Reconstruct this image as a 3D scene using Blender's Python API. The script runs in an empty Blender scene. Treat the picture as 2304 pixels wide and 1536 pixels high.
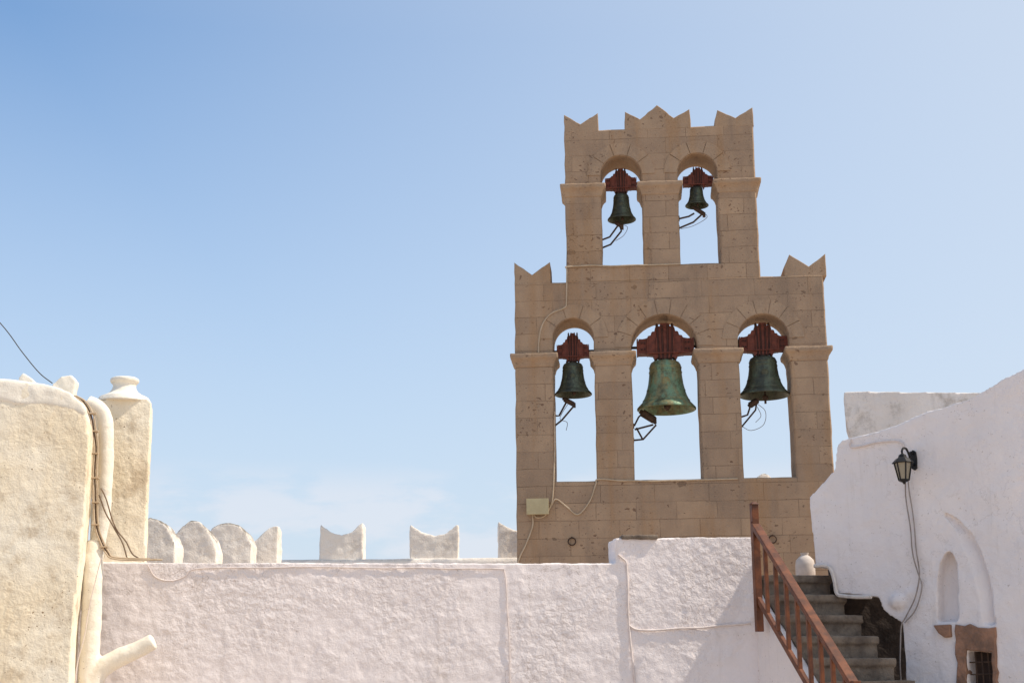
import bpy, bmesh, math, random
from mathutils import Vector, Matrix, noise as mnoise
random.seed(4)
R=math.radians
scene=bpy.context.scene
COL=scene.collection
# ---------------------------------------------------------------- camera
F=3400.0
PITCH=R(13.5); ROLL=R(0.5)
CAM=Vector((0,0,1.6))
fwd=Vector((0,math.cos(PITCH),math.sin(PITCH)))
up0=Vector((0,-math.sin(PITCH),math.cos(PITCH)))
rt0=Vector((1,0,0))
UP=up0*math.cos(ROLL)+rt0*math.sin(ROLL)
RT=rt0*math.cos(ROLL)-up0*math.sin(ROLL)
cd=bpy.data.cameras.new("camera"); cam=bpy.data.objects.new("camera",cd); COL.objects.link(cam)
m=Matrix((RT,UP,-fwd)).transposed().to_4x4(); m.translation=CAM
cam.matrix_world=m
cd.sensor_width=36; cd.lens=F/2304*36; cd.clip_end=3000
scene.camera=cam
scene.view_settings.view_transform='Standard'
scene.view_settings.look='None'
scene.view_settings.exposure=0

class Frame:
    """vertical wall plane: origin on the ground, s along the wall, y into depth"""
    def __init__(s,x,y,ang):
        a=R(ang); s.O=Vector((x,y,0)); s.sax=Vector((math.cos(a),math.sin(a),0)); s.aw=Vector((-math.sin(a),math.cos(a),0))
        s.M=Matrix((s.sax,s.aw,Vector((0,0,1)))).transposed().to_4x4(); s.M.translation=s.O
    def hit(s,u,v,off=0.0):
        d=fwd+RT*((u-1152)/F)+UP*((768-v)/F)
        o=s.O+s.aw*off
        t=(o-CAM).dot(s.aw)/d.dot(s.aw)
        P=CAM+d*t-s.O
        return (P.dot(s.sax),P.z)
    def H(s,pts,off=0.0): return [s.hit(u,v,off) for u,v in pts]
    def H3(s,pts,off=0.0): 
        r=[]
        for p in pts:
            o=p[2] if len(p)>2 else off
            a=s.hit(p[0],p[1],o); r.append(Vector((a[0],o,a[1])))
        return r

# ---------------------------------------------------------------- mesh builder
class MB:
    def __init__(s): s.v=[]; s.f=[]
    def add(s,v,f):
        n=len(s.v); s.v+= [tuple(p) for p in v]; s.f+=[tuple(i+n for i in q) for q in f]; return s
    def prism(s,pts,y0,y1):
        n=len(pts)
        v=[(p[0],y0,p[1]) for p in pts]+[(p[0],y1,p[1]) for p in pts]
        f=[tuple(range(n)),tuple(range(2*n-1,n-1,-1))]+[(i,i+n,(i+1)%n+n,(i+1)%n) for i in range(n)]
        return s.add(v,f)
    def box(s,x0,x1,y0,y1,z0,z1): return s.prism([(x0,z0),(x1,z0),(x1,z1),(x0,z1)],y0,y1)
    def loft(s,rings):
        n=len(rings[0]); v=[p for r in rings for p in r]; f=[]
        for k in range(len(rings)-1):
            for i in range(n):
                j=(i+1)%n; f.append((k*n+i,k*n+j,(k+1)*n+j,(k+1)*n+i))
        f.append(tuple(range(n-1,-1,-1))); f.append(tuple((len(rings)-1)*n+i for i in range(n)))
        return s.add(v,f)
    def lathe(s,prof,c=(0,0,0),n=32,closed=False):
        rings=[[(c[0]+r*math.cos(2*math.pi*i/n),c[1]+r*math.sin(2*math.pi*i/n),c[2]+z) for i in range(n)] for r,z in prof]
        if not closed: return s.loft(rings)
        v=[p for r in rings for p in r]; f=[]; m_=len(rings)
        for k in range(m_):
            k2=(k+1)%m_
            for i in range(n):
                j=(i+1)%n; f.append((k*n+i,k*n+j,k2*n+j,k2*n+i))
        return s.add(v,f)
    def tube(s,pts,r,n=8,rs=None):
        pts=[Vector(p) for p in pts]; rings=[]; N=None
        for i,p in enumerate(pts):
            t=(pts[min(i+1,len(pts)-1)]-pts[max(i-1,0)])
            if t.length<1e-9: t=Vector((0,0,1))
            t.normalize()
            if N is None: N=t.orthogonal().normalized()
            else:
                N=(N-t*N.dot(t)); N=N.normalized() if N.length>1e-6 else t.orthogonal().normalized()
            B=t.cross(N); rr=rs[i] if rs else r
            rings.append([p+(N*math.cos(2*math.pi*k/n)+B*math.sin(2*math.pi*k/n))*rr for k in range(n)])
        return s.loft(rings)
    def sphere(s,c,r,sz=1.0,n=14):
        prof=[(max(1e-4,r*math.sin(math.pi*k/8)),-r*sz*math.cos(math.pi*k/8)) for k in range(9)]
        return s.lathe(prof,c,n)
    def holed(s,outer,holes,y0,y1,bev=0.0):
        cu=bpy.data.curves.new("tmp",'CURVE'); cu.dimensions='2D'; cu.fill_mode='BOTH'
        for ring in [outer]+holes:
            sp=cu.splines.new('POLY'); sp.points.add(len(ring)-1)
            for i,p in enumerate(ring): sp.points[i].co=(p[0],p[1],0,1)
            sp.use_cyclic_u=True
        cu.extrude=(y1-y0)/2-bev; cu.bevel_depth=bev; cu.bevel_resolution=0; cu.offset=-bev
        ob=bpy.data.objects.new("tmp",cu); COL.objects.link(ob)
        dg=bpy.context.evaluated_depsgraph_get()
        me=bpy.data.meshes.new_from_object(ob.evaluated_get(dg))
        bm=bmesh.new(); bm.from_mesh(me); bmesh.ops.remove_doubles(bm,verts=bm.verts,dist=1e-4)
        mid=(y0+y1)/2
        bm.verts.index_update()
        s.add([(v.co.x,mid-v.co.z,v.co.y) for v in bm.verts],[[v.index for v in f.verts] for f in bm.faces])
        bm.free(); bpy.data.objects.remove(ob); bpy.data.meshes.remove(me); bpy.data.curves.remove(cu)
        return s

def mesh_obj(name,mb,mat,parent=None,M=None,smooth=False,bevel=0,label=None,cat=None,group=None,kind=None):
    me=bpy.data.meshes.new(name); me.from_pydata(mb.v,[],mb.f)
    bm=bmesh.new(); bm.from_mesh(me); bmesh.ops.recalc_face_normals(bm,faces=bm.faces); bm.to_mesh(me); bm.free()
    me.materials.append(mat)
    if smooth:
        for p in me.polygons: p.use_smooth=True
        try: me.set_sharp_from_angle(angle=R(42))
        except Exception: pass
    ob=bpy.data.objects.new(name,me); COL.objects.link(ob)
    if M is not None: ob.matrix_world=M
    if parent: ob.parent=parent
    if bevel:
        b=ob.modifiers.new("b",'BEVEL'); b.width=bevel; b.segments=2; b.limit_method='ANGLE'; b.angle_limit=R(35)
    tag(ob,label,cat,group,kind)
    return ob
def tag(ob,label=None,cat=None,group=None,kind=None):
    if label: ob["label"]=label
    if cat: ob["category"]=cat
    if group: ob["group"]=group
    if kind: ob["kind"]=kind
def empty(name,M,label,cat,group=None):
    e=bpy.data.objects.new(name,None); e.empty_display_size=0.2; COL.objects.link(e); e.matrix_world=M
    tag(e,label,cat,group); return e
TEX={}
def clouds(scale,depth=2):
    k=(scale,depth)
    if k not in TEX:
        t=bpy.data.textures.new("clouds_%g"%scale,'CLOUDS'); t.noise_scale=scale; t.noise_depth=depth; TEX[k]=t
    return TEX[k]
def organic(ob,vox=0.03,sm=4,disp=((0.5,0.05),(0.12,0.015))):
    r=ob.modifiers.new("r",'REMESH'); r.mode='VOXEL'; r.voxel_size=vox; r.use_smooth_shade=True
    if sm:
        q=ob.modifiers.new("s",'SMOOTH'); q.factor=0.5; q.iterations=sm
    for sc,st in disp:
        d=ob.modifiers.new("d",'DISPLACE'); d.texture=clouds(sc); d.strength=st; d.mid_level=0.5; d.texture_coords='GLOBAL'
def smooth_path(pts,n=8):
    pts=[Vector(p) for p in pts]
    P=[pts[0]*2-pts[1]]+pts+[pts[-1]*2-pts[-2]]; out=[]
    for i in range(1,len(P)-2):
        a,b,c,d=P[i-1:i+3]
        for k in range(n):
            t=k/n
            out.append(0.5*((2*b)+(c-a)*t+(2*a-5*b+4*c-d)*t*t+(3*b-a-3*c+d)*t**3))
    out.append(pts[-1]); return out

# ---------------------------------------------------------------- materials
class NT:
    def __init__(s,name):
        s.m=bpy.data.materials.new(name); s.m.use_nodes=True; s.t=s.m.node_tree; s.b=s.t.nodes["Principled BSDF"]
        s.co=s.t.nodes.new("ShaderNodeTexCoord").outputs["Object"]
    def n(s,typ,**kw):
        nd=s.t.nodes.new(typ)
        for k,v in kw.items():
            if k in nd.inputs: s.put(nd.inputs[k],v)
            else: setattr(nd,k,v)
        return nd
    def put(s,inp,v):
        if hasattr(v,"links") or isinstance(v,bpy.types.NodeSocket): s.t.links.new(v,inp)
        else: inp.default_value=v
    def noise(s,scale,detail=4,rough=0.55,vec=None,dist=0.0):
        nd=s.n("ShaderNodeTexNoise",Scale=scale,Detail=detail,Roughness=rough,Distortion=dist); s.t.links.new(vec or s.co,nd.inputs["Vector"]); return nd.outputs["Fac"]
    def ramp(s,fac,a,b):
        nd=s.n("ShaderNodeMapRange"); s.put(nd.inputs[0],fac); nd.inputs[1].default_value=a; nd.inputs[2].default_value=b; nd.interpolation_type='SMOOTHSTEP'; return nd.outputs[0]
    def math(s,op,a,b=0.0):
        nd=s.n("ShaderNodeMath",operation=op); s.put(nd.inputs[0],a); s.put(nd.inputs[1],b); return nd.outputs[0]
    def mix(s,fac,a,b):
        nd=s.n("ShaderNodeMix",data_type='RGBA')
        s.put(nd.inputs[0],fac)
        for i,v in ((6,a),(7,b)):
            s.put(nd.inputs[i], v if isinstance(v,bpy.types.NodeSocket) else (*v,1)[:4])
        return nd.outputs[2]
    def scale(s,x,y,z,src=None):
        nd=s.n("ShaderNodeMapping"); s.t.links.new(src or s.co,nd.inputs[0]); nd.inputs["Scale"].default_value=(x,y,z); return nd.outputs[0]
    def bump(s,h,dist,strength=1.0,prev=None):
        nd=s.n("ShaderNodeBump",Strength=strength,Distance=dist); s.put(nd.inputs["Height"],h)
        if prev: s.t.links.new(prev,nd.inputs["Normal"])
        return nd.outputs[0]
    def fin(s,col,rough=0.8,normal=None,metal=0.0,spec=0.3):
        s.put(s.b.inputs["Base Color"], col if isinstance(col,bpy.types.NodeSocket) else (*col,1))
        s.put(s.b.inputs["Roughness"],rough); s.b.inputs["Metallic"].default_value=metal
        s.b.inputs["Specular IOR Level"].default_value=spec
        if normal: s.t.links.new(normal,s.b.inputs["Normal"])
        return s.m

def plaster(name,base,alt,dirt,dirt_lo=0.6,lichen=0.0,bump=1.0,speck=0.5,lumps=0.0,cracks=0.0):
    t=NT(name)
    c=t.mix(t.ramp(t.noise(0.9,5),0.35,0.65),base,alt)
    c=t.mix(t.math('MULTIPLY',t.ramp(t.noise(2.3,8,0.7),dirt_lo,dirt_lo+0.16),0.7),c,dirt)
    streak=t.noise(1.0,5,0.6,vec=t.scale(9,9,0.7))
    c=t.mix(t.math('MULTIPLY',t.ramp(streak,0.56,0.75),0.3),c,dirt)
    sp=t.ramp(t.noise(38,3,0.6),0.64,0.69)
    sp=t.math('MULTIPLY',sp,t.ramp(t.noise(3.1,3),0.42,0.58))
    c=t.mix(t.math('MULTIPLY',sp,speck),c,(dirt[0]*0.5,dirt[1]*0.42,dirt[2]*0.35))
    if cracks>0:
        w_=t.noise(1.7,7,0.6,dist=0.4); k=t.math('SUBTRACT',1.0,t.ramp(t.math('ABSOLUTE',t.math('SUBTRACT',w_,0.5)),0.0,0.006))
        k=t.math('MULTIPLY',k,t.ramp(t.noise(0.8,2),0.48,0.6))
        c=t.mix(t.math('MULTIPLY',k,cracks),c,(dirt[0]*0.6,dirt[1]*0.55,dirt[2]*0.5))
    if lichen>0:
        g=t.n("ShaderNodeNewGeometry"); sx=t.n("ShaderNodeSeparateXYZ"); t.t.links.new(g.outputs["Normal"],sx.inputs[0])
        k=t.math('MULTIPLY',t.ramp(sx.outputs["Z"],0.2,0.7),t.ramp(t.noise(7,6,0.7),0.38,0.55))
        c=t.mix(t.math('MULTIPLY',k,lichen),c,(0.09,0.075,0.06))
    nm=None
    if lumps>0:
        patch=t.ramp(t.noise(0.9,3),0.38,0.62)
        nm=t.bump(t.math('MULTIPLY',t.noise(17,4,0.5,dist=0.3),patch),0.035*lumps,0.8)
    n1=t.bump(t.noise(9,7,0.65),0.03*bump,0.7,nm)
    n2=t.bump(t.noise(55,5,0.7),0.008*bump,0.7,n1)
    return t.fin(c,0.9,n2,spec=0.15)

M_wall=plaster("whitewash_courtyard",(0.86,0.785,0.765),(0.78,0.71,0.69),(0.55,0.47,0.42),0.56,lumps=0.9,bump=0.65,cracks=0.5)
M_white=plaster("whitewash_lime",(0.85,0.785,0.76),(0.79,0.73,0.71),(0.56,0.49,0.43),0.62,speck=0.5,bump=0.75,cracks=0.3)
M_cream=plaster("limewash_cream",(0.91,0.83,0.68),(0.85,0.72,0.52),(0.54,0.42,0.28),0.50,speck=1.0,lumps=0.5,bump=0.8)
M_tops=plaster("whitewash_bright",(0.86,0.80,0.70),(0.82,0.755,0.64),(0.5,0.43,0.34),0.66,bump=0.6)
M_merl=plaster("whitewash_weathered",(0.88,0.81,0.73),(0.80,0.73,0.65),(0.46,0.39,0.31),0.56,lichen=0.85)
M_merl2=plaster("whitewash_battlement",(0.89,0.82,0.74),(0.83,0.76,0.68),(0.52,0.45,0.37),0.58,lichen=0.2)
M_box=plaster("whitewash_stained",(0.80,0.74,0.69),(0.68,0.62,0.57),(0.38,0.33,0.28),0.5)

def stone(name,brick=True,tone=1.0):
    t=NT(name)
    sx=t.n("ShaderNodeSeparateXYZ"); t.t.links.new(t.co,sx.inputs[0])
    cb=t.n("ShaderNodeCombineXYZ"); t.put(cb.inputs[0],t.math('ADD',sx.outputs[0],sx.outputs[1])); t.put(cb.inputs[1],sx.outputs[2])
    a=(0.51*tone,0.36*tone,0.24*tone); b=(0.39*tone,0.275*tone,0.19*tone)
    jit=t.n("ShaderNodeVectorMath",operation='ADD'); 
    nn=t.n("ShaderNodeTexNoise",Scale=2.2,Detail=4); t.t.links.new(cb.outputs[0],nn.inputs["Vector"])
    sc=t.n("ShaderNodeVectorMath",operation='SCALE'); t.t.links.new(nn.outputs["Color"],sc.inputs[0]); sc.inputs["Scale"].default_value=0.03
    t.t.links.new(cb.outputs[0],jit.inputs[0]); t.t.links.new(sc.outputs[0],jit.inputs[1])
    vec=jit.outputs[0]
    c=t.mix(t.ramp(t.noise(2.0,6,0.65),0.3,0.7),a,b)
    nrm=None
    if brick:
        br=t.n("ShaderNodeTexBrick",offset=0.43,squash=1.35,squash_frequency=3); t.t.links.new(vec,br.inputs["Vector"])
        br.inputs["Scale"].default_value=1; br.inputs["Brick Width"].default_value=0.54; br.inputs["Row Height"].default_value=0.236
        br.inputs["Mortar Size"].default_value=0.0048; br.inputs["Mortar Smooth"].default_value=0.5; br.inputs["Bias"].default_value=0.0
        br.inputs["Color1"].default_value=(0.90,0.89,0.90,1); br.inputs["Color2"].default_value=(1.10,1.08,1.06,1)
        gap=t.mix(t.ramp(t.noise(1.7,3),0.38,0.62),(0.48,0.45,0.42),(0.88,0.85,0.82)); t.t.links.new(gap,br.inputs["Mortar"])
        mu=t.n("ShaderNodeMix",data_type='RGBA',blend_type='MULTIPLY'); mu.inputs[0].default_value=1
        t.t.links.new(c,mu.inputs[6]); t.t.links.new(br.outputs["Color"],mu.inputs[7]); c=mu.outputs[2]
        nrm=t.bump(t.math('SUBTRACT',1.0,br.outputs["Fac"]),0.006,0.6)
    dist=t.n("ShaderNodeVectorMath",operation='ADD'); n3=t.n("ShaderNodeTexNoise",Scale=9.0,Detail=3); t.t.links.new(t.co,n3.inputs["Vector"])
    s3=t.n("ShaderNodeVectorMath",operation='SCALE'); t.t.links.new(n3.outputs["Color"],s3.inputs[0]); s3.inputs["Scale"].default_value=0.14
    t.t.links.new(t.co,dist.inputs[0]); t.t.links.new(s3.outputs[0],dist.inputs[1])
    clump=t.ramp(t.noise(1.6,3),0.25,0.7)
    tot=None
    for scl,th,keep in ((4.6,0.25,0.66),(8.5,0.29,0.52),(17,0.33,0.45),(32,0.34,0.45)):
        vo=t.n("ShaderNodeTexVoronoi",Scale=scl); t.t.links.new(t.scale(0.75,0.75,1.3,dist.outputs[0]),vo.inputs["Vector"])
        sp=t.n("ShaderNodeSeparateColor"); t.t.links.new(vo.outputs["Color"],sp.inputs[0])
        thr=t.math('MULTIPLY',t.math('MULTIPLY',t.ramp(sp.outputs[0],keep,1.0),th),clump)
        k=t.math('GREATER_THAN',thr,vo.outputs["Distance"])
        tot=k if tot is None else t.math('MAXIMUM',tot,k)
    hue=t.mix(t.ramp(t.noise(3.3,2),0.4,0.6),(0.14*tone,0.07*tone,0.045*tone),(0.19*tone,0.125*tone,0.085*tone))
    c=t.mix(t.math('MULTIPLY',tot,0.78),c,hue)
    st=t.ramp(t.noise(1.0,4,0.6,vec=t.scale(2.6,2.6,0.35)),0.48,0.68)
    c=t.mix(t.math('MULTIPLY',st,0.5),c,(0.42*tone,0.23*tone,0.10*tone))
    st2=t.ramp(t.noise(1.3,6,0.65,vec=t.scale(1.7,1.7,0.6)),0.50,0.70)
    c=t.mix(t.math('MULTIPLY',st2,0.55),c,(0.25*tone,0.185*tone,0.14*tone))
    gr=t.ramp(t.noise(60,4,0.7),0.3,0.7)
    c=t.mix(t.math('MULTIPLY',gr,0.25),c,(0.60*tone,0.44*tone,0.31*tone))
    nrm=t.bump(t.math('SUBTRACT',t.noise(28,6,0.7),t.math('MULTIPLY',tot,0.6)),0.014,0.7,nrm)
    return t.fin(c,0.92,nrm,spec=0.12)
TONE=0.80
M_stone=stone("volcanic_ashlar",True,TONE); M_trim=stone("volcanic_trim_stone",False,TONE*1.02)

def simple(name,c1,c2,rough=0.6,metal=0.0,sc=8,b=0.004,spec=0.3):
    t=NT(name); c=t.mix(t.ramp(t.noise(sc,5,0.6),0.3,0.7),c1,c2)
    return t.fin(c,rough,t.bump(t.noise(sc*5,4),b,0.5),metal,spec)
def bronze(name,dark,mid,green,k):
    t=NT(name)
    c=t.mix(t.ramp(t.noise(5,6,0.65),0.35,0.62),dark,mid)
    c=t.mix(t.ramp(t.noise(2.6,7,0.75,vec=t.scale(2.6,2.6,0.9)),k,k+0.15),c,green)
    c=t.mix(t.math('MULTIPLY',t.ramp(t.noise(26,5,0.75),0.5,0.62),0.5),c,dark)
    return t.fin(c,0.5,t.bump(t.noise(35,5),0.006,0.7),0.25,0.5)
M_bell=bronze("aged_bronze",(0.030,0.033,0.023),(0.075,0.08,0.05),(0.10,0.125,0.08),0.47)
M_bellg=bronze("verdigris_bronze",(0.07,0.08,0.04),(0.25,0.215,0.10),(0.16,0.27,0.165),0.44)
M_red=simple("oxide_red_paint",(0.21,0.058,0.035),(0.12,0.038,0.025),0.65,0,14,0.006)
M_iron=simple("rusty_iron",(0.055,0.036,0.028),(0.11,0.065,0.042),0.75,0.2,20)
M_black=simple("black_iron",(0.012,0.012,0.014),(0.025,0.023,0.022),0.5,0.3,20)
M_cab=simple("cable_sheath_beige",(0.54,0.43,0.31),(0.42,0.32,0.22),0.7)
M_cabw=simple("cable_limewashed",(0.78,0.69,0.65),(0.62,0.54,0.50),0.85)
M_cabg=simple("cable_sheath_grey",(0.36,0.31,0.28),(0.24,0.20,0.18),0.8)
M_cabd=simple("cable_sheath_brown",(0.14,0.09,0.055),(0.22,0.15,0.10),0.7)
M_jbox=simple("junction_box_plastic",(0.50,0.43,0.26),(0.44,0.37,0.22),0.6)
M_wood=simple("varnished_wood",(0.19,0.062,0.024),(0.08,0.028,0.014),0.45,0,9)
M_terra=simple("terracotta_stone",(0.40,0.215,0.135),(0.19,0.115,0.08),0.9,0,5,0.05)
M_step=simple("worn_step_stone",(0.26,0.205,0.155),(0.13,0.10,0.078),0.95,0,7,0.02)
M_dark=simple("shadowed_rubble",(0.07,0.052,0.043),(0.04,0.03,0.026),0.95,0,4,0.03)  # shadow of the passage put into the rubble's near-black colour
M_clay=simple("clay_jar",(0.62,0.54,0.48),(0.48,0.41,0.36),0.85,0,6)
M_interior=simple("dark_interior_panel",(0.035,0.022,0.018),(0.06,0.035,0.025),0.7)
t=NT("lantern_glass"); M_glass=t.fin((0.30,0.26,0.19),0.25,None,0,0.5)
t=NT("paving"); c=t.mix(t.ramp(t.noise(0.5,6),0.35,0.65),(0.56,0.46,0.37),(0.48,0.39,0.31)); M_ground=t.fin(c,0.9,t.bump(t.noise(6,6),0.02,0.5))

# ---------------------------------------------------------------- ground and terrace
mb=MB(); mb.add([(-1500,-1500,0),(1500,-1500,0),(1500,1500,0),(-1500,1500,0)],[(0,1,2,3)])
mesh_obj("ground",mb,M_ground,kind="structure")
TZ=2.86
mb=MB(); mb.box(-12,3.2,15.95,26,0.01,TZ); mb.box(3.2,14,16.1,26,0.01,TZ)
mesh_obj("terrace_floor",mb,M_ground,kind="structure")

# ---------------------------------------------------------------- bell tower
TF=Frame(0.05,20.4,-4.3); T=TF.hit; TH=0.58
sL=T(1160,900)[0]; sR=T(1868,900)[0]; sUL=T(1272,450)[0]; sUR=T(1703,450)[0]
hLed=(T(1240,636)[1]+T(1720,620)[1])/2
hTop=(T(1347,292)[1]+T(1600,283)[1])/2
hSilL=(T(1247,1082)[1]+T(1786,1073)[1])/2
hSilU=(T(1350,598)[1]+T(1620,592)[1])/2
tower=empty("bell_tower",TF.M,"two-tiered brown stone bell tower with five arched openings","bell tower")
def arch(sl,sr,h0,ht,n=20):
    r=(sr-sl)/2; c=(sl+sr)/2; hs=ht-r
    return [(sl,h0),(sr,h0)]+[(c+r*math.cos(math.pi*k/n),hs+r*math.sin(math.pi*k/n)) for k in range(n+1)],(c,hs,r)
ops=[]
for (a,b,vm,vt,um,hs) in ((1247,1341,1000,716,1290,hSilL),(1426,1578,1000,707,1495,hSilL),(1671,1788,1000,706,1722,hSilL),
                    (1354,1447,520,350,1397,hSilU),(1529,1619,520,345,1570,hSilU)):
    ops.append(arch(T(a,vm)[0],T(b,vm)[0],hs,T(um,vt)[1]))
def jagged(pts,amp=0.006,step=0.16):
    """break long straight edges so the arrises look chipped"""
    out=[]
    for i,p in enumerate(pts):
        q=pts[(i+1)%len(pts)]; L=math.hypot(q[0]-p[0],q[1]-p[1]); n=max(1,int(L/step)); out.append(p)
        nx,ny=-(q[1]-p[1])/max(L,1e-6),(q[0]-p[0])/max(L,1e-6)
        for k in range(1,n):
            t_=(k+random.uniform(-.25,.25))/n; w_=random.uniform(-amp,amp)
            out.append((p[0]+(q[0]-p[0])*t_+nx*w_,p[1]+(q[1]-p[1])*t_+ny*w_))
    return out
mb=MB(); mb.holed(jagged([(sL,TZ-0.3),(sR,TZ-0.3),(sR,hLed),(sL,hLed)]),[jagged(o[0],0.005) for o in ops[:3]],0,TH,0.018)
mesh_obj("lower_storey",mb,M_stone,tower)
mb=MB(); mb.holed(jagged([(sUL,hLed-0.02),(sUR,hLed-0.02),(sUR,hTop),(sUL,hTop)]),[jagged(o[0],0.005) for o in ops[3:]],0.004,TH-0.004,0.018)
mesh_obj("upper_storey",mb,M_stone,tower)
def merlon(px,hb,off=0.01,d0=0.006,d1=TH-0.05):
    pts=TF.H(px); pts=[(pts[0][0],hb-0.02)]+pts+[(pts[-1][0],hb-0.02)]
    mb=MB(); mb.holed(jagged(pts,0.005,0.07),[],d0,d1,0.008); mesh_obj("merlon",mb,M_trim,tower)
merlon([(1269,258),(1306,279),(1345,254),(1346,275)],hTop)
merlon([(1405,275),(1406,251),(1440,268),(1478,236),(1516,265),(1551,245),(1554,270)],hTop)
merlon([(1608,270),(1614,247),(1655,265),(1693,241),(1695,260)],hTop)
merlon([(1157,590),(1197,618),(1237,589),(1238,612)],hLed)
merlon([(1764,600),(1776,572),(1820,599),(1857,570),(1858,590)],hLed)
def capital(sl,sr,ht):
    mb=MB(); rings=[]
    for dz,e in ((-0.19,0.007),(-0.16,0.012),(-0.125,0.022),(-0.09,0.042),(-0.07,0.058),(-0.068,0.066),(-0.008,0.070),(0,0.064)):
        rings.append([(sl-e,-e,ht+dz),(sr+e,-e,ht+dz),(sr+e,TH+e,ht+dz),(sl-e,TH+e,ht+dz)])
    mb.loft(rings); o=mesh_obj("capital",mb,M_trim,tower)
    organic(o,0.014,1,((0.25,0.012),(0.06,0.008)))
def os_(i): return ops[i][0][0][0],ops[i][0][1][0]
hcL=(T(1148,797)[1]+T(1883,778)[1])/2; hcU=(T(1261,416)[1]+T(1713,402)[1])/2
for a,b,h in ((sL,os_(0)[0],hcL),(os_(0)[1],os_(1)[0],hcL),(os_(1)[1],os_(2)[0],hcL),(os_(2)[1],sR,hcL),
              (sUL,os_(3)[0],hcU),(os_(3)[1],os_(4)[0],hcU),(os_(4)[1],sUR,hcU)):
    capital(a,b,h)
for o,rw,n in zip(ops,(0.20,0.22,0.21,0.19,0.19),(5,9,7,5,5)):
    c,hs,r=o[1]; mb=MB()
    for k in range(n):
        a0=math.pi*k/n+0.004/r; a1=math.pi*(k+1)/n-0.004/r
        pts=[]
        for q in range(9): a=a0+(a1-a0)*q/8; pts.append((c+(r+0.008)*math.cos(a),hs+(r+0.008)*math.sin(a)))
        for q in range(8,-1,-1): a=a0+(a1-a0)*q/8; pts.append((c+(r+rw)*math.cos(a),hs+(r+rw)*math.sin(a)))
        mb.prism(pts,-0.007-0.004*random.random(),0.03)
    mesh_obj("arch_ring",mb,M_trim,tower)
# iron rings in the base
for (u,v) in ((1287,1218),(1738,1213)):
    s,h=T(u,v); mb=MB()
    mb.tube([(s+0.05*math.cos(a*math.pi/10),-0.03,h+0.05*math.sin(a*math.pi/10)) for a in range(21)],0.009)
    mb.tube([(s,-0.05,h+0.05),(s,0.05,h+0.055)],0.014)
    mesh_obj("iron_ring",mb,M_iron,tower,smooth=True)

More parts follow.
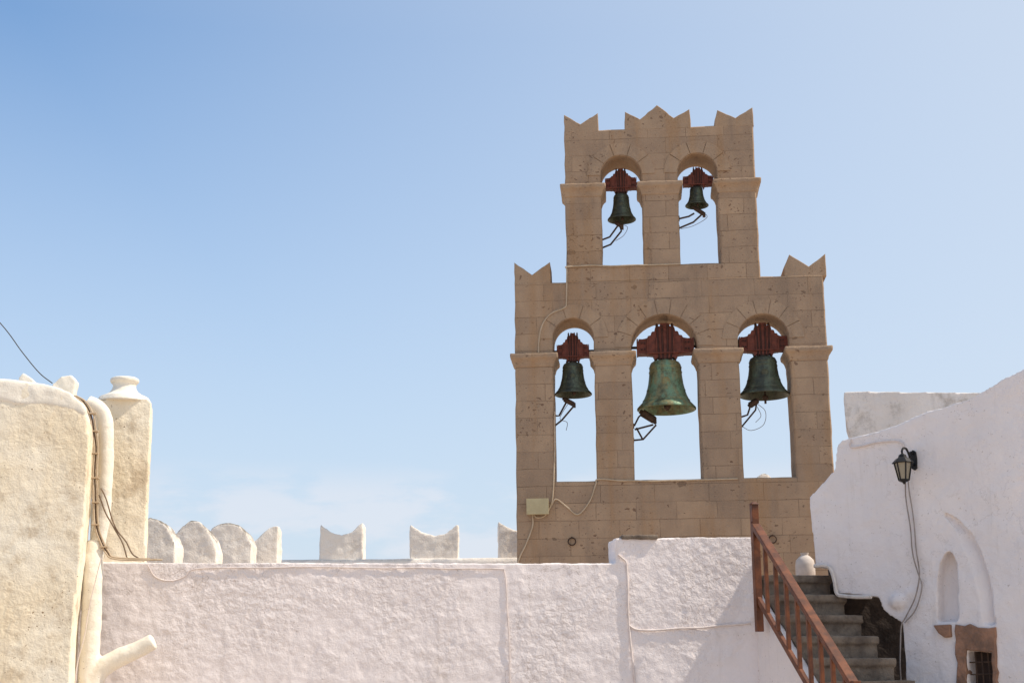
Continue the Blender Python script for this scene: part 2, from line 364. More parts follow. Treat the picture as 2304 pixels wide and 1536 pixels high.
# ---------------------------------------------------------------- bells
simple_redd=simple("dark_red_ironwork",(0.085,0.03,0.02),(0.045,0.02,0.016),0.7)
def bell(cx,vt,vb,w,yk,mat,label,clap=False):
    off=TH/2
    s0,hb=T(cx,vb,off); ht=T(cx,vt,off)[1]
    x0=T(cx-w/2,vb,off)[0]; Rm=s0-x0; Hh=ht-hb
    M=TF.M@Matrix.Translation((s0,off,hb))
    e=empty("bell",M,label,"bell","bells hanging in the bell tower")
    prof=[(0.90,0.03),(0.97,0.0),(1.0,0.012),(0.998,0.04),(0.93,0.085),(0.85,0.135),(0.805,0.165),(0.81,0.175),(0.805,0.188),(0.765,0.215),(0.70,0.30),(0.66,0.37),(0.665,0.38),(0.66,0.40),(0.645,0.41),(0.60,0.52),(0.57,0.65),(0.555,0.73),(0.568,0.74),(0.568,0.76),(0.552,0.77),(0.545,0.83),(0.557,0.84),(0.557,0.855),(0.545,0.865),(0.53,0.90),(0.49,0.945),(0.41,0.975),(0.26,0.993),(0.12,1.0),(0.001,1.0),
          (0.001,0.93),(0.35,0.90),(0.46,0.82),(0.50,0.62),(0.58,0.38),(0.74,0.16)]
    mb=MB(); mb.lathe([(r*Rm,z*Hh) for r,z in prof],n=56,closed=True)
    rr=0.62*Rm
    mb.lathe([(0.001,0),(0.10*Rm,0),(0.11*Rm,0.012*Rm),(0.13*Rm,0.012*Rm),(0.14*Rm,0),(0.14*Rm,-0.06*Rm),(0.001,-0.06*Rm)],n=20)
    k=len(mb.v)-7*20
    for i in range(k,len(mb.v)):
        x,y,z=mb.v[i]; mb.v[i]=(x,-rr-z-0.01*Rm+(-0.22*y),0.52*Hh+y)
    mesh_obj("bell_body",mb,mat,e,smooth=True)
    mb=MB()
    for dx in (-0.22,0.0,0.22):
        mb.tube(smooth_path([(dx*Rm-0.1*Rm,0,Hh*0.98),(dx*Rm-0.08*Rm,0,Hh+0.1*Rm),(dx*Rm+0.08*Rm,0,Hh+0.1*Rm),(dx*Rm+0.1*Rm,0,Hh*0.98)],5),0.05*Rm)
    mb.lathe([(0.2*Rm,Hh*0.99),(0.16*Rm,Hh+0.14*Rm)],n=16)
    mesh_obj("crown",mb,M_iron,e,smooth=True)
    zc=-0.06*Rm if clap else 0.13*Rm
    mb=MB(); mb.tube([(0,0,Hh*0.9),(0.01,0,zc)],0.035*Rm); mb.sphere((0.01,0,zc),0.12*Rm)
    mb.tube([(0.01,0,zc-0.06*Rm),(0.01,0,zc-(0.24 if clap else 0.14)*Rm)],0.045*Rm)
    mesh_obj("clapper",mb,M_iron,e,smooth=True)
    # headstock
    xa,xb,vtop,vb1,vb2=yk
    A=T(xa,vb1,off); B=T(xb,vb1,off); top=T(cx,vtop,off)[1]-hb; z1=A[1]-hb; z2=T(xa,vb2,off)[1]-hb; z1b=(A[1]+B[1])/2-hb
    xl=A[0]-s0; xr=B[0]-s0; z0=Hh+0.02; W=(xr-xl)/2; xc=(xl+xr)/2
    D=0.07*W/0.35+0.03
    bh=z1b-z2; dz=top-z1b
    half=[(1,z2+0.06*bh),(1,z1b-0.16*bh),(0.94,z1b-0.16*bh),(0.92,z1b-0.02*bh),(0.80,z1b-0.04*bh),(0.62,z1b+0.02*dz),(0.60,z1b+0.16*dz),(0.50,z1b+0.20*dz),(0.47,z1b+0.40*dz),(0.42,z1b+0.46*dz),(0.37,z1b+0.44*dz),(0.34,z1b+0.70*dz),(0.28,z1b+0.80*dz),(0.18,z1b+0.78*dz),(0.15,z1b+0.98*dz),(0.08,top)]
    low=[(0.20,z0),(0.26,z0+0.25*(z2-z0)),(0.36,z2-0.35*bh),(0.44,z2-0.06*bh)]
    rgt=low+half
    pts=rgt+[(-x,z) for x,z in reversed(rgt)]
    mb=MB(); mb.prism([(xc+x*W,z) for x,z in pts],-D*0.7,D*0.7)
    for sg in (-1,1):
        x=xc+sg*W
        mb.box(min(x,x-sg*0.05*W),max(x,x-sg*0.05*W),-D,D,z2-0.002,z1b-0.01)
        for q in (0.3,0.62): mb.box(xc+sg*q*W-0.008,xc+sg*q*W+0.008,-D*0.95,D*0.95,z2-0.002,z1b+0.02*dz)
    mb.box(xc-0.97*W,xc+0.97*W,-D*0.98,D*0.98,z2+0.02*bh,z2+0.02*bh+0.014)
    mb.box(xc-0.30*W,xc+0.30*W,-D*0.9,D*0.9,z1b+0.66*dz,z1b+0.70*dz)
    mesh_obj("headstock",mb,M_red,e,bevel=0.003)
    mb=MB()
    for sx in (-0.27,-0.1,0.1,0.27):
        for sg in (-1,1):
            mb.tube([(xc+sx*W,sg*D*0.82,z1b+0.84*dz),(xc+sx*W*0.9,sg*D*0.82,z2+0.3*bh),(sx*W*0.7,sg*D*0.6,Hh+0.0)],0.03*W+0.003,6)
        mb.lathe([(0.05*W,0),(0.05*W,0.03),(0.02*W,0.05)],(xc+sx*W,0,z1b+0.82*dz),6)
    for sx in (-0.82,-0.72,0.72,0.82):
        for q in (0.3,0.7): mb.tube([(xc+sx*W,-D*0.7,z2+q*bh),(xc+sx*W,-D*0.7-0.015,z2+q*bh)],0.035*W,6)
    mesh_obj("strap_bolts",mb,simple_redd,e)
    i=min(range(5),key=lambda q:abs(ops[q][1][0]-s0)+abs(ops[q][1][1]-hb-0.4))
    a,b=os_(i); mb=MB(); zz=z2+0.5*bh
    mb.tube([(a-s0-0.03,0,zz),(b-s0+0.03,0,zz)],0.02)
    mesh_obj("axle",mb,M_iron,e,smooth=True)
bell(1399,437,496,64,(1361,1432,382,402,428),M_bell,"small dark bronze bell with red headstock")
bell(1568,421,464,53,(1536,1604,380,398,420),M_bell,"smallest dark green bronze bell with red headstock")
bell(1290,816,889,84,(1253,1325,751,776,806),M_bell,"dark bronze bell hanging from red iron headstock")
bell(1500,811,923,133,(1432,1560,729,763,800),M_bellg,"largest bell, green verdigris bronze with red headstock")
bell(1720,802,891,115,(1661,1770,728,758,793),M_bell,"wide dark green bronze bell with red headstock",True)
def striker(arms,mot,r,wires=()):
    o=TH/2
    P=[TF.H3(a,o) for a in arms]; base=P[0][0]
    M=TF.M@Matrix.Translation(base)
    e=empty("bell_striker",M,"rusty electric bell hammer on bent iron arms","bell striker","electric strikers under the bells")
    mb=MB()
    for p in P: mb.tube([q-base for q in p],0.013,6)
    for q in (P[0][0],P[1][0]): mb.box(q.x-base.x-0.03,q.x-base.x,-0.04,0.04,q.z-base.z-0.03,q.z-base.z+0.03)
    mesh_obj("bracket",mb,M_iron,e)
    a,b=TF.H3(mot,o); mb=MB(); a-=base; b-=base; d=(b-a)
    mb.tube([a,a+d*0.15,a+d*0.16,b-d*0.1,b],r,12,rs=[r*0.6,r*0.6,r,r,r*0.8]); mb.box(b.x-0.02,b.x+0.02,-0.03,0.03,b.z-0.04,b.z+0.02)
    mesh_obj("motor",mb,M_iron,e,smooth=True)
    if wires:
        mb=MB()
        for w in wires: mb.tube([q-base for q in smooth_path(TF.H3(w,o))],0.004,5)
        mesh_obj("wire",mb,M_cabd,e)
striker([[(1354,540),(1372,533),(1390,508)],[(1354,558),(1374,550),(1398,520),(1394,505)]],[(1384,500),(1400,510)],0.03,[[(1400,505),(1412,512),(1403,530),(1385,542)]])
striker([[(1529,492),(1550,487),(1562,480)],[(1529,513),(1560,500),(1584,478)]],[(1560,466),(1584,482)],0.032,[[(1584,478),(1590,490),(1560,508),(1532,515)]])
striker([[(1249,935),(1258,935),(1275,903)],[(1249,957),(1264,945),(1292,912)]],[(1266,896),(1292,910)],0.035,[[(1280,905),(1260,940),(1276,950),(1274,968)]])
striker([[(1427,958),(1437,938),(1445,930)],[(1427,990),(1447,988),(1476,956),(1465,945)],[(1432,962),(1446,988)],[(1428,966),(1470,955)]],[(1440,925),(1474,946)],0.055)
striker([[(1667,938),(1682,933),(1690,908)],[(1667,962),(1700,922),(1702,908)]],[(1684,914),(1704,900)],0.045,[[(1700,905),(1722,925),(1718,955),(1690,968),(1668,958)],[(1704,915),(1712,935),(1700,950)]])

# ---------------------------------------------------------------- cables on the tower
def cable(fr,pts,r,mat,label,off=-0.01,name="cable",n=7,extra=(),wob=0.006):
    mb=MB(); P=smooth_path(fr.H3(pts,off),n)
    def wb(Q): return [q+Vector((mnoise.noise(q*3.1)*wob*2,0,mnoise.noise(q*3.3+Vector((5,5,5)))*wob*2)) for q in Q]
    P=wb(P); base=P[0].copy()
    mb.tube([q-base for q in P],r,6)
    for q in extra: mb.tube([w-base for w in wb(smooth_path(fr.H3(q,off),n))],r,6)
    return mesh_obj(name,mb,mat,M=fr.M@Matrix.Translation(base),smooth=True,label=label,cat="cable")
cable(TF,[(1530,594),(1440,597),(1350,598),(1278,600),(1275,610),(1275,680),(1268,693),(1240,706),(1222,728),(1213,765),(1211,793)],0.010,M_cab,"beige cable running down the stone bell tower",-0.014)
cable(TF,[(1249,925),(1248,1000),(1246,1090),(1243,1130),(1234,1150)],0.010,M_cab,"beige cable beside the opening of the tower",-0.015)
cable(TF,[(1660,1076),(1560,1079),(1450,1082),(1352,1078),(1340,1090),(1325,1130),(1300,1157),(1275,1140),(1252,1122),(1240,1140),(1225,1160),(1208,1164),(1200,1158)],0.010,M_cab,"beige cable sagging across the tower base",-0.015)
cable(TF,[(1197,1155),(1198,1185),(1186,1220),(1172,1248),(1163,1275)],0.011,M_cab,"beige cable from junction box to the wall",-0.015)
s,h=T(1187,1158); s2,h2=T(1234,1124)
jb=empty("junction_box",TF.M@Matrix.Translation((s,-0.005,h)),"cream plastic junction box fixed to the tower","junction box")
mb=MB(); mb.box(0,s2-s,-0.09,0,0,h2-h); mesh_obj("housing",mb,M_jbox,jb,bevel=0.008)
mb=MB(); mb.box(-0.006,s2-s+0.006,-0.115,-0.092,-0.006,h2-h+0.006)
for x in (0.02,s2-s-0.02):
    for z in (0.02,h2-h-0.02): mb.lathe([(0.006,0),(0.006,0.004)],(x,-0.117,z),8)
mesh_obj("lid",mb,M_jbox,jb,bevel=0.008)

# ---------------------------------------------------------------- courtyard wall
WF=Frame(1.1,15.2,7.0)
a=WF.H([(40,1266),(190,1264),(420,1266),(900,1266),(1120,1267),(1386,1266),(1384,1211),(1410,1210),(1480,1210),(1560,1207),(1640,1208),(1691,1207)])
xr=WF.hit(1716,1400)[0]
mb=MB(); mb.prism([(a[0][0],0.02)]+a+[(xr,a[-1][1]),(xr,0.02)],0,0.38)
wl=mesh_obj("courtyard_wall",mb,M_wall,M=WF.M,label="rough whitewashed courtyard wall with a raised end block",cat="wall")
organic(wl,0.018,0,((0.6,0.018),(0.13,0.015),(0.05,0.009)))
cable(WF,[(330,1270),(350,1298),(385,1306),(415,1295),(440,1278),(560,1276),(800,1276),(1000,1277),(1120,1279),(1134,1285),(1138,1330),(1145,1430),(1148,1545)],0.006,M_cabw,"limewashed cable pinned along the courtyard wall",-0.009)
cable(WF,[(1390,1248),(1400,1256),(1409,1266),(1412,1300),(1414,1380),(1420,1450),(1430,1545)],0.010,M_cabw,"whitewashed cables running down the courtyard wall",-0.013,extra=[[(1415,1405),(1440,1415),(1520,1413),(1620,1407),(1690,1401)]])
p=WF.hit(1398,1208); q=WF.hit(1480,1204); mb=MB(); mb.box(p[0],q[0],-0.03,0.32,p[1]-0.02,p[1]+0.022)
cs=mesh_obj("coping_stone",mb,M_step,M=WF.M,label="rough grey coping stone lying on the wall",cat="stone"); organic(cs,0.012,1,((0.08,0.02),))

# ---------------------------------------------------------------- battlements
def batt(px,Y,ang,mat,label,d=0.40,vox=0.022):
    uc=sum(p[0] for p in px)/len(px); x=(uc-1152)/F*Y
    fr=Frame(x,Y,ang); P=fr.H(px); P=[(P[0][0],TZ-0.1)]+P+[(P[-1][0],TZ-0.1)]
    mb=MB(); mb.prism(P,0,d)
    o=mesh_obj("battlement",mb,mat,M=fr.M,label=label,cat="battlement",group="white battlements along the rampart")
    organic(o,vox,1,((0.3,0.03),(0.08,0.016)))
L1="whitewashed swallow-tail battlement on the rampart"
batt([(720,1175),(726,1183),(745,1196),(768,1202),(792,1196),(813,1176),(818,1173)],21.2,2,M_merl2,L1,0.55)
batt([(922,1178),(930,1185),(952,1198),(978,1205),(1003,1199),(1024,1183),(1032,1177)],21.2,2,M_merl2,L1,0.55)
batt([(1120,1170),(1128,1177),(1150,1190),(1170,1196),(1190,1190),(1210,1175)],21.2,0,M_merl2,"whitewashed battlement half hidden by the tower")
batt([(558,1222),(575,1216),(592,1198),(606,1185),(626,1181)],19.6,3,M_merl2,"whitewashed battlement with a single raised horn",0.55)
batt([(474,1188),(492,1178),(515,1176),(538,1181),(555,1196),(566,1222)],18.8,3,M_merl,"round-topped white battlement darkened by lichen",0.55)
batt([(386,1225),(394,1200),(410,1182),(428,1170),(446,1171),(463,1186),(480,1212),(488,1240)],17.6,3,M_merl,"round-topped white battlement with dark lichen crest",0.55)
batt([(318,1180),(335,1164),(352,1167),(372,1180),(386,1200),(396,1225)],16.8,0,M_merl,"grey weathered battlement beside the chimney")
RP=Frame(-3,21.15,0); p=RP.H([(250,1261),(1250,1261)])
mb=MB(); mb.box(p[0][0],p[1][0],-0.02,0.5,0.05,p[0][1]); rw=mesh_obj("rampart_wall",mb,M_merl2,M=RP.M,label="low whitewashed rampart wall under the battlements",cat="wall"); organic(rw,0.05,1,((0.4,0.03),))

# ---------------------------------------------------------------- chimney on the wall
CF=Frame(-3.85,14.72,12)
ch=empty("chimney",CF.M,"square limewashed chimney with round clay pot on wall","chimney")
P=CF.H([(203,1285),(206,1000),(209,916),(222,904),(250,893),(310,892),(335,897),(341,905),(334,1060),(326,1285)])
mb=MB(); mb.prism(P,0,0.5); o=mesh_obj("stack",mb,M_cream,ch); organic(o,0.018,1,((0.4,0.025),(0.09,0.012)))
s0,h0=CF.hit(279,897,0.2); k=0.00445
prof=[(0.001,-0.05),(62*k,-0.05),(54*k,2*k),(42*k,7*k),(32*k,14*k),(26*k,23*k),(25*k,30*k),(27*k,34*k),(31*k,37*k),(32*k,42*k),(31*k,46*k),(24*k,48*k),(21*k,46*k),(0.001,44*k)]
mb=MB(); mb.lathe(prof,(s0,0.2,h0),36); o=mesh_obj("chimney_pot",mb,M_tops,ch,smooth=True); organic(o,0.010,1,((0.12,0.012),))

# ---------------------------------------------------------------- left house block
LF=Frame(-3.85,13.6,12)
hs=empty("house",LF.M,"rounded whitewashed house corner with cream front","house")
P=LF.H([(-420,830),(-150,842),(0,856),(60,860),(110,868),(155,885),(183,908),(200,945),(197,1050),(182,1250),(165,1400),(152,1700)])
mb=MB(); mb.prism([(P[0][0],0.02)]+P[:-1]+[(P[-1][0],0.02)],0,0.8)
o=mesh_obj("wall",mb,M_cream,hs); organic(o,0.022,2,((0.7,0.03),(0.14,0.014),(0.05,0.006)))
P2=LF.H([(-420,826),(-150,838),(0,852),(60,856),(112,864),(157,881),(187,905),(197,925),(190,940),(165,926),(120,915),(60,912),(0,905),(-150,890),(-420,878)],-0.0)
mb=MB(); mb.prism(P2,-0.010,0.815); o=mesh_obj("roof_edge",mb,M_tops,hs); organic(o,0.022,6,((0.5,0.03),(0.12,0.022)))
for px in ([(38,875),(42,848),(52,839),(66,846),(90,870)],[(112,885),(118,862),(140,846),(160,842),(170,856),(166,895)]):
    fr=Frame(-4.0,14.3,5); Q=fr.H(px); mb=MB(); mb.prism(Q,0,0.16)
    o=mesh_obj("stone_finial",mb,M_tops,M=fr.M,label="small whitewashed horn of masonry on the roof",cat="roof finial",group="whitewashed horns on the house roof"); organic(o,0.015,2,((0.1,0.02),))
# plastered drain pipes
DF=Frame(-3.85,14.25,8)
dp=empty("drainpipe",DF.M,"thick whitewashed drainpipe with a side branch","drainpipe")
mb=MB(); mb.tube(smooth_path(DF.H3([(196,905),(220,916),(236,940),(239,1000),(236,1090),(230,1170),(218,1230),(211,1262)],0.1)),0.072,14)
o=mesh_obj("upper_pipe",mb,M_tops,dp,smooth=True); organic(o,0.016,1,((0.15,0.015),(0.05,0.006)))
mb=MB(); pts=smooth_path(DF.H3([(214,1222,0.06),(211,1245,0.03),(208,1300,0.0),(205,1400,0.0),(200,1500,0.0),(196,1620,0.0)])); mb.tube(pts,0.095,16)
bp=smooth_path(DF.H3([(200,1570,0.0),(222,1510,0.0),(262,1482,-0.02),(310,1461,-0.04),(345,1443,-0.06)])); nb=len(bp)
mb.tube(bp+[bp[-1]+(bp[-1]-bp[-2])*0.6],0.09,14,rs=[0.10-0.024*i/nb for i in range(nb)]+[0.05])
o=mesh_obj("lower_pipe",mb,M_tops,dp,smooth=True); organic(o,0.016,2,((0.15,0.018),(0.05,0.005)))
# conduit bundle
for i,(dx,mt) in enumerate(((0,M_cabd),(5,M_cab),(-4,M_cab))):
    cable(DF,[(166+dx,889),(188+dx,902),(205+dx,928),(212+dx,960),(213+dx,1040),(215+dx,1120),(215+dx,1180),(226+dx,1215),(241+dx,1243),(262,1256-dx*0.4),(350-3*dx,1259-dx*0.4)],0.0085,mt,"bundled cable running down between house and chimney",-0.02-0.01*i,wob=0.012)
for i,(u,v) in enumerate(((208,930),(213,970),(213,1020),(214,1075),(215,1130),(215,1180),(234,1230))):
    p=DF.H3([(u,v)],-0.035)[0]; mb=MB(); mb.box(-0.036,0.036,-0.027,0.035,-0.007,0.007)
    mesh_obj("cable_clip",mb,M_cab,M=DF.M@Matrix.Translation(p),bevel=0.003,label="beige clip holding the cable bundle",cat="cable clip",group="clips along the cable bundle")
cable(DF,[(226,1100),(245,1140),(262,1185),(285,1220),(300,1245),(312,1254)],0.007,M_cabd,"brown cable hanging across the chimney base",0.0,extra=[[(222,1118),(236,1150),(256,1180),(280,1228),(290,1254)]],wob=0.02)
cable(DF,[(228,1255),(205,1340),(190,1430),(172,1500),(168,1560)],0.005,M_cabw,"thin pale wire hanging beside the drainpipe",-0.12)
cable(LF,[(-120,600),(0,726),(50,792),(88,838),(118,862)],0.005,M_black,"thin dark wire sagging from the sky to roof",0.5,wob=0)

# ---------------------------------------------------------------- right house
HF=Frame(3.33,15.3,-42); HH=HF.H
hr=empty("house",HF.M,"whitewashed house with sloping roofline, arched niche and window","house")
outer=HH([(1836,1275),(1829,1200),(1823,1140),(1824,1118),(1850,1088),(1876,1058),(1883,1002),(1895,990),(1912,985),(1960,975),(2020,957),(2080,931),(2130,913),(2175,900),(2210,880),(2260,852),(2304,832),(2400,795),(2560,765)])
xe=outer[-1][0]; lw=HH([(2030,1400),(2006,1386),(1990,1372),(1976,1343),(1930,1338),(1882,1334),(1870,1278)])
OUT=outer+[(xe,0.02),(lw[0][0],0.02)]+lw
# half-arch relief: its floor slopes inward to a curved jamb; small arched niche beside it
lv=[(1150,2112,2122),(1166,2130,2150),(1196,2152,2182),(1246,2175,2208),(1300,2194,2226),(1355,2206,2236),(1405,2212,2241)]
cres=HH([(xo,v) for v,xi,xo in lv]+[(xi,v) for v,xi,xo in reversed(lv)])
niche=HH([(2110,1398),(2109,1310),(2116,1266),(2128,1244),(2140,1241),(2150,1262),(2155,1310),(2156,1398)])
win=HH([(2176,1462),(2234,1467),(2240,1640),(2180,1640)])
mb=MB(); mb.holed(OUT,[cres,niche,win],0,0.16); mb.holed(OUT,[win],0.15,0.32); mb.prism(OUT,0.31,0.55)
rings=[]
for v,xi,xo in [(1400+12,2212,2241)]+list(reversed(lv)):
    a=HF.hit(xi,v); b_=HF.hit(xo,v); z=(a[1]+b_[1])/2
    rings.append([(a[0]-0.01,0.002,z),(b_[0]+0.02,0.10,z),(b_[0]+0.02,0.2,z),(a[0]-0.01,0.2,z)])
mb.loft(rings)
b=HF.H3([(2022,1352)],0.0)[0]; mb.sphere((b.x,0.11,b.z),0.16,0.75)
b2=HF.H3([(2048,1335)],0.0)[0]; mb.sphere((b2.x,0.11,b2.z),0.13,1.0)
o=mesh_obj("wall",mb,M_white,hr); organic(o,0.016,0,((0.8,0.04),(0.2,0.018),(0.06,0.007)))
A=HH([(2152,1404),(2242,1410),(2252,1640),(2158,1640)])
mb=MB(); mb.holed(jagged(A,0.014,0.07),[jagged(win,0.008,0.07)],-0.03,0.10,0.008); mesh_obj("window_frame",mb,M_terra,hr)
x0,x1=win[0][0],win[1][0]; z1=max(win[0][1],win[1][1]); z0=win[2][1]
wn=mesh_obj("window",MB().box(x0-0.02,x1+0.02,0.16,0.185,z0,z1+0.02),M_interior,hr)  # dark sheet stands in for the unlit interior behind the grille
mb=MB()
for k in range(1,4): x=x0+(x1-x0)*k/4; mb.tube([(x,0.03,z0),(x,0.03,z1)],0.007,6)
for k in range(1,6): z=z1-k*0.11; mb.tube([(x0,0.035,z),(x1,0.035,z)],0.007,6)
mesh_obj("grille",mb,M_iron,wn)
B=HH([(2104,1406),(2142,1404),(2144,1432),(2130,1434),(2116,1424)])
mb=MB(); mb.prism(B,-0.05,0.1); mesh_obj("stone_bracket",mb,M_terra,hr,bevel=0.01)
cable(HF,[(1915,988),(1912,1005),(1935,1004),(1975,995),(2010,992),(2026,995),(2032,1006)],0.009,M_cabw,"whitewashed cable along the house wall to lantern",-0.025)
cable(HF,[(2041,1070),(2046,1110),(2056,1170),(2062,1230),(2068,1275),(2068,1300),(2058,1345),(2040,1385),(2028,1410),(2026,1470),(2028,1545)],0.007,M_cabg,"twin grey cable looping down from the lantern",-0.04,extra=[[(2036,1070),(2038,1120),(2048,1180),(2054,1240),(2066,1290),(2074,1320),(2060,1370),(2036,1400)]])
cable(HF,[(1832,1272),(1855,1273),(1868,1282),(1876,1305),(1882,1335),(1900,1340),(1960,1342)],0.02,M_box,"fat whitewashed conduit bending under the house wall",-0.04)

LP=HF.H3([(2058,1033)],0.0)[0]
ln=empty("wall_lantern",HF.M@Matrix.Translation(LP),"black iron wall lantern on a scrolled bracket","wall lantern")
lx=0.0; ly=-0.25
mb=MB(); mb.prism([(-0.025,-0.09),(0.0,-0.11),(0.025,-0.09),(0.03,0),(0.025,0.07),(0.0,0.09),(-0.025,0.07),(-0.03,0)],-0.03,0.01)
mb.tube(smooth_path([(0,-0.03,-0.06),(0,-0.08,-0.04),(0,-0.11,0.03),(0,-0.16,0.085),(0,-0.22,0.085),(0,ly,0.055),(0,ly,0.03)]),0.011,8)
mb.tube(smooth_path([(0,-0.03,0.05),(0,-0.07,0.065),(0,-0.10,0.045),(0,-0.09,0.015),(0,-0.07,0.02)]),0.009,8)
mesh_obj("bracket",mb,M_black,ln,smooth=True)
def hexr(r,z): r*=0.88; return [(lx+r*math.cos(math.pi/3*k+0.3),ly+r*math.sin(math.pi/3*k+0.3),z) for k in range(6)]
zt=-0.06; zb=-0.23
mb=MB(); mb.loft([hexr(0.118,zt-0.006),hexr(0.122,zt),hexr(0.075,zt+0.04),hexr(0.05,zt+0.05),hexr(0.04,zt+0.075),hexr(0.012,zt+0.09),hexr(0.01,zt+0.11)])
mesh_obj("lantern_roof",mb,M_black,ln)
mb=MB(); a1=hexr(0.096,zt); a2=hexr(0.056,zb)
for k in range(6):
    mb.tube([a1[k],a2[k]],0.0075,6); mb.tube([a1[k],a1[(k+1)%6]],0.007,6); mb.tube([a2[k],a2[(k+1)%6]],0.008,6)
mb.loft([hexr(0.058,zb),hexr(0.05,zb-0.012),hexr(0.02,zb-0.022),hexr(0.008,zb-0.04)])
mesh_obj("lantern_frame",mb,M_black,ln)
mb=MB(); mb.loft([hexr(0.052,zb+0.002),hexr(0.090,zt-0.002)]); mesh_obj("glass",mb,M_glass,ln)

BF=Frame(4.2,17.2,-13); P=BF.H([(1914,1100),(1914,985),(1904,950),(1899,900),(1899,881),(1930,880),(2000,880),(2100,881),(2200,882),(2300,885),(2300,1100)])
mb=MB(); mb.prism(P,0,0.7); o=mesh_obj("roof_parapet",mb,M_box,M=BF.M,label="stained white parapet block with a flat top",cat="parapet"); organic(o,0.02,1,((0.4,0.02),(0.1,0.01)))
pk=Frame(5.1,26,0); P=pk.H([(1690,1090),(1705,1070),(1722,1061),(1742,1075),(1750,1090)]); mb=MB(); mb.prism([(P[0][0],2.8)]+P+[(P[-1][0],2.8)],0,0.5)
o=mesh_obj("battlement",mb,M_merl,M=pk.M,label="distant weathered battlement tip behind the tower",cat="battlement",group="white battlements along the rampart"); organic(o,0.04,1)

# ---------------------------------------------------------------- stairs
SF=Frame(2.66,15.5,14.5)
rise,tread=0.215,0.272
Ms=SF.M
st=empty("staircase",Ms,"narrow worn brown stone staircase climbing to terrace","staircase")
x0=-0.14
for k in range(9):
    zt_=TZ-k*rise
    w=0.62+0.02*k
    yb=0.62 if k==0 else -tread*(k-1)+0.06
    mb=MB(); mb.box(x0,w,-tread*k-0.02,yb,zt_-0.075,zt_); mb.box(x0,w-0.015,-tread*k+0.012,yb-0.002,zt_-rise-0.03,zt_-0.07)
    o=mesh_obj("step",mb,M_step,st); organic(o,0.015,1,((0.2,0.018),(0.05,0.008)))
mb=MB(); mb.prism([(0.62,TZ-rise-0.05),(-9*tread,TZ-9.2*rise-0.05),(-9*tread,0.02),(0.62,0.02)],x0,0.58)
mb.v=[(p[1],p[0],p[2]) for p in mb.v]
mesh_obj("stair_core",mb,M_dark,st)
mb=MB(); mb.prism([(0.1,TZ-0.12),(0.1,0.02),(-9*tread-0.1,0.02),(-9*tread-0.1,TZ-9.3*rise-0.12)],-0.26,-0.145)
mb.v=[(p[1],p[0],p[2]) for p in mb.v]
o=mesh_obj("side_wall",mb,M_white,st); organic(o,0.022,1,((0.3,0.02),))
NF=Frame(*( (lambda q:(q.x,q.y))(CAM+ (lambda d:d*(15.08/d.y))(fwd+RT*((1699-1152)/F)+UP*((768-1200)/F)))),13.5)
rl=empty("stair_railing",NF.M,"reddish brown wooden railing descending beside stone steps","railing")
zt_=NF.hit(1696,1135)[1]; zb_=NF.hit(1708,1420)[1]
sl=rise/tread
mb=MB(); mb.box(-0.035,0.035,-0.035,0.035,zb_,zt_); mb.loft([[(-0.045,-0.045,zt_),(0.045,-0.045,zt_),(0.045,0.045,zt_),(-0.045,0.045,zt_)],[(-0.015,-0.015,zt_+0.03),(0.015,-0.015,zt_+0.03),(0.015,0.015,zt_+0.03),(-0.015,0.015,zt_+0.03)]])
mesh_obj("newel_post",mb,M_wood,rl,bevel=0.005)
hr0=NF.hit(1704,1172)[1]
Lr=2.05
def rail(z,hw,th,nm):
    mb=MB(); 
    a=(0.0,z); b=(-Lr,z-Lr*sl)
    mb.add([(-hw,a[0],a[1]),(hw,a[0],a[1]),(hw,a[0],a[1]-th),(-hw,a[0],a[1]-th),(-hw,b[0],b[1]),(hw,b[0],b[1]),(hw,b[0],b[1]-th),(-hw,b[0],b[1]-th)],[(0,1,2,3),(4,5,6,7),(0,1,5,4),(1,2,6,5),(2,3,7,6),(3,0,4,7)])
    mesh_obj(nm,mb,M_wood,rl,bevel=0.006)
rail(hr0,0.045,0.065,"handrail"); rail(hr0-0.72,0.022,0.07,"bottom_rail"); 
for k in range(1,9):
    r=k*0.23; mb=MB(); z=hr0-r*sl; mb.box(-0.018,0.018,-r-0.018,-r+0.018,z-0.76,z-0.04)
    mesh_obj("baluster",mb,M_wood,rl,bevel=0.003)
r=Lr-0.02; z=hr0-r*sl; mb=MB(); mb.box(-0.036,0.036,-r-0.036,-r+0.036,z-1.0,z+0.02); mesh_obj("newel_post",mb,M_wood,rl,bevel=0.005)
mb=MB(); mb.box(3.3,7.0,15.72,16.05,0.02,2.98); o=mesh_obj("passage_wall",mb,M_dark,label="rubble wall beside the stairs coloured dark for passage shadow",cat="wall"); organic(o,0.04,1,((0.3,0.05),(0.1,0.02)))
JF=Frame(3.1,16.4,0); c=JF.hit(1813,1300); tp=JF.hit(1810,1243)[1]; Hj=tp-TZ
prof=[(0.001,0),(0.09,0),(0.105,0.25*Hj),(0.105,0.55*Hj),(0.095,0.74*Hj),(0.06,0.86*Hj),(0.038,0.91*Hj),(0.046,Hj),(0.033,Hj),(0.025,0.9*Hj),(0.001,0.88*Hj)]
mesh_obj("clay_jar",MB().lathe(prof,n=28),M_clay,M=JF.M@Matrix.Translation((c[0],0,TZ)),smooth=True,label="pale clay jar standing at top of stairs",cat="jar")
cable(JF,[(1735,1303),(1780,1301),(1808,1303),(1826,1300)],0.014,M_cabw,"pale hose lying at the top of stairs",-0.5)

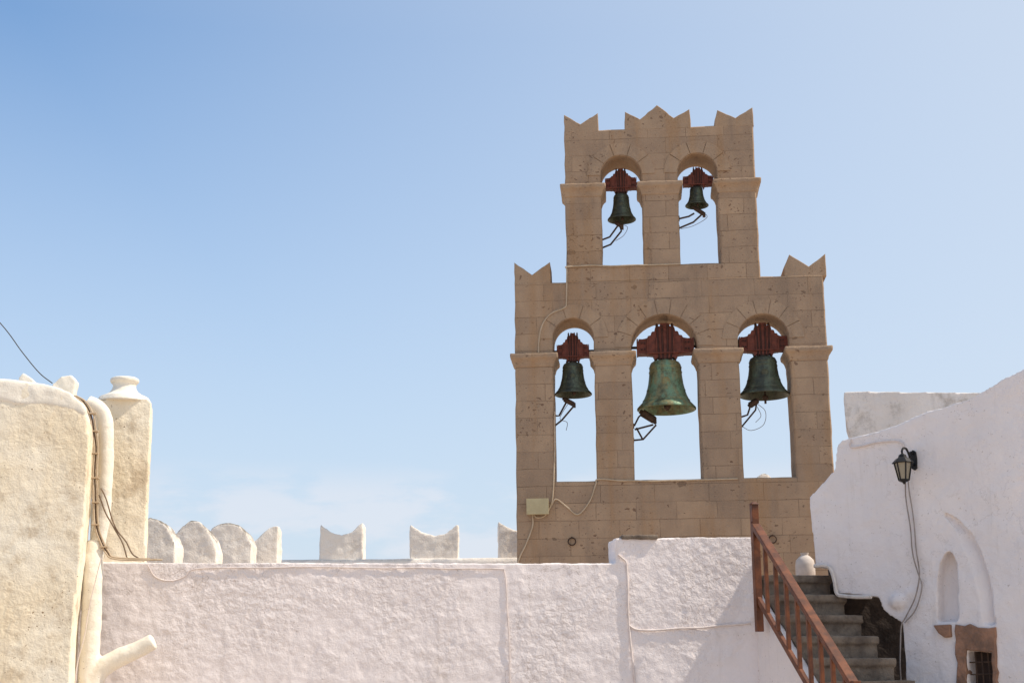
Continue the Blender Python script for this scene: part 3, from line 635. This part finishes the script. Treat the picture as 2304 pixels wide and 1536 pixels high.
# ---------------------------------------------------------------- light
EL=52; AZ=-4.5
S=Vector((math.cos(R(EL))*math.cos(R(AZ)),math.cos(R(EL))*math.sin(R(AZ)),math.sin(R(EL))))
ld=bpy.data.lights.new("sun",'SUN'); ld.energy=4.6; ld.angle=R(0.55); ld.color=(1.0,0.90,0.76)
lo=bpy.data.objects.new("sun",ld); lo.rotation_euler=S.to_track_quat('Z','Y').to_euler(); lo.location=(10,0,20); COL.objects.link(lo)
w=bpy.data.worlds.new("World"); scene.world=w; w.use_nodes=True; nt=w.node_tree; nt.nodes.clear()
N=nt.nodes.new; Lk=nt.links.new
def wm(op,a,b=0.0):
    n=N("ShaderNodeMath"); n.operation=op
    for i,v in enumerate((a,b)):
        if isinstance(v,bpy.types.NodeSocket): Lk(v,n.inputs[i])
        else: n.inputs[i].default_value=v
    return n.outputs[0]
def wr(f,a,b,c=0.0,d=1.0,sm='LINEAR'):
    n=N("ShaderNodeMapRange"); n.interpolation_type=sm; Lk(f,n.inputs[0])
    for i,v in enumerate((a,b,c,d)): n.inputs[i+1].default_value=v
    return n.outputs[0]
def wx(f,a,b,blend='MIX'):
    n=N("ShaderNodeMix"); n.data_type='RGBA'; n.blend_type=blend
    for i,v in ((0,f),(6,a),(7,b)):
        if isinstance(v,bpy.types.NodeSocket): Lk(v,n.inputs[i])
        else: n.inputs[i].default_value=v
    return n.outputs[2]
sky=N("ShaderNodeTexSky"); sky.sky_type='NISHITA'; sky.sun_disc=False; sky.sun_elevation=R(EL); sky.sun_rotation=R(90-AZ); sky.air_density=1.0; sky.dust_density=1.5; sky.ozone_density=1.0
tc=N("ShaderNodeTexCoord"); G=tc.outputs["Generated"]
sp=N("ShaderNodeSeparateXYZ"); Lk(G,sp.inputs[0]); Z=sp.outputs["Z"]
dt=N("ShaderNodeVectorMath"); dt.operation='DOT_PRODUCT'; Lk(G,dt.inputs[0]); dt.inputs[1].default_value=Vector((math.cos(R(38)),0,math.sin(R(38))))
# atmospheric haze: thickest near the horizon and around the sun
fh=wr(Z,0.42,0.05,0.0,0.90); fs=wr(dt.outputs["Value"],0.02,0.60,0.0,0.92)
hz=wm('SUBTRACT',1.0,wm('MULTIPLY',wm('SUBTRACT',1.0,fh),wm('SUBTRACT',1.0,fs)))
base=wx(1.0,sky.outputs[0],(1.05,1.24,1.34,1),'MULTIPLY')
col=wx(hz,base,(4.45,4.98,5.7,1))
mp=N("ShaderNodeMapping"); mp.inputs["Scale"].default_value=(14,14,42); mp.inputs["Location"].default_value=(3.1,1.7,0.9); Lk(G,mp.inputs[0])
nz=N("ShaderNodeTexNoise"); nz.inputs["Scale"].default_value=1.0; nz.inputs["Detail"].default_value=8; nz.inputs["Roughness"].default_value=0.55; Lk(mp.outputs[0],nz.inputs["Vector"])
cl=wm('MULTIPLY',wr(nz.outputs["Fac"],0.42,0.60,sm='SMOOTHSTEP'),wr(Z,0.16,0.13,sm='SMOOTHSTEP'))
col=wx(wm('MULTIPLY',cl,0.5),col,(5.55,5.6,6.0,1))
bg=N("ShaderNodeBackground"); bg.inputs["Strength"].default_value=0.15; Lk(col,bg.inputs[0])
ow=N("ShaderNodeOutputWorld"); Lk(bg.outputs[0],ow.inputs[0])
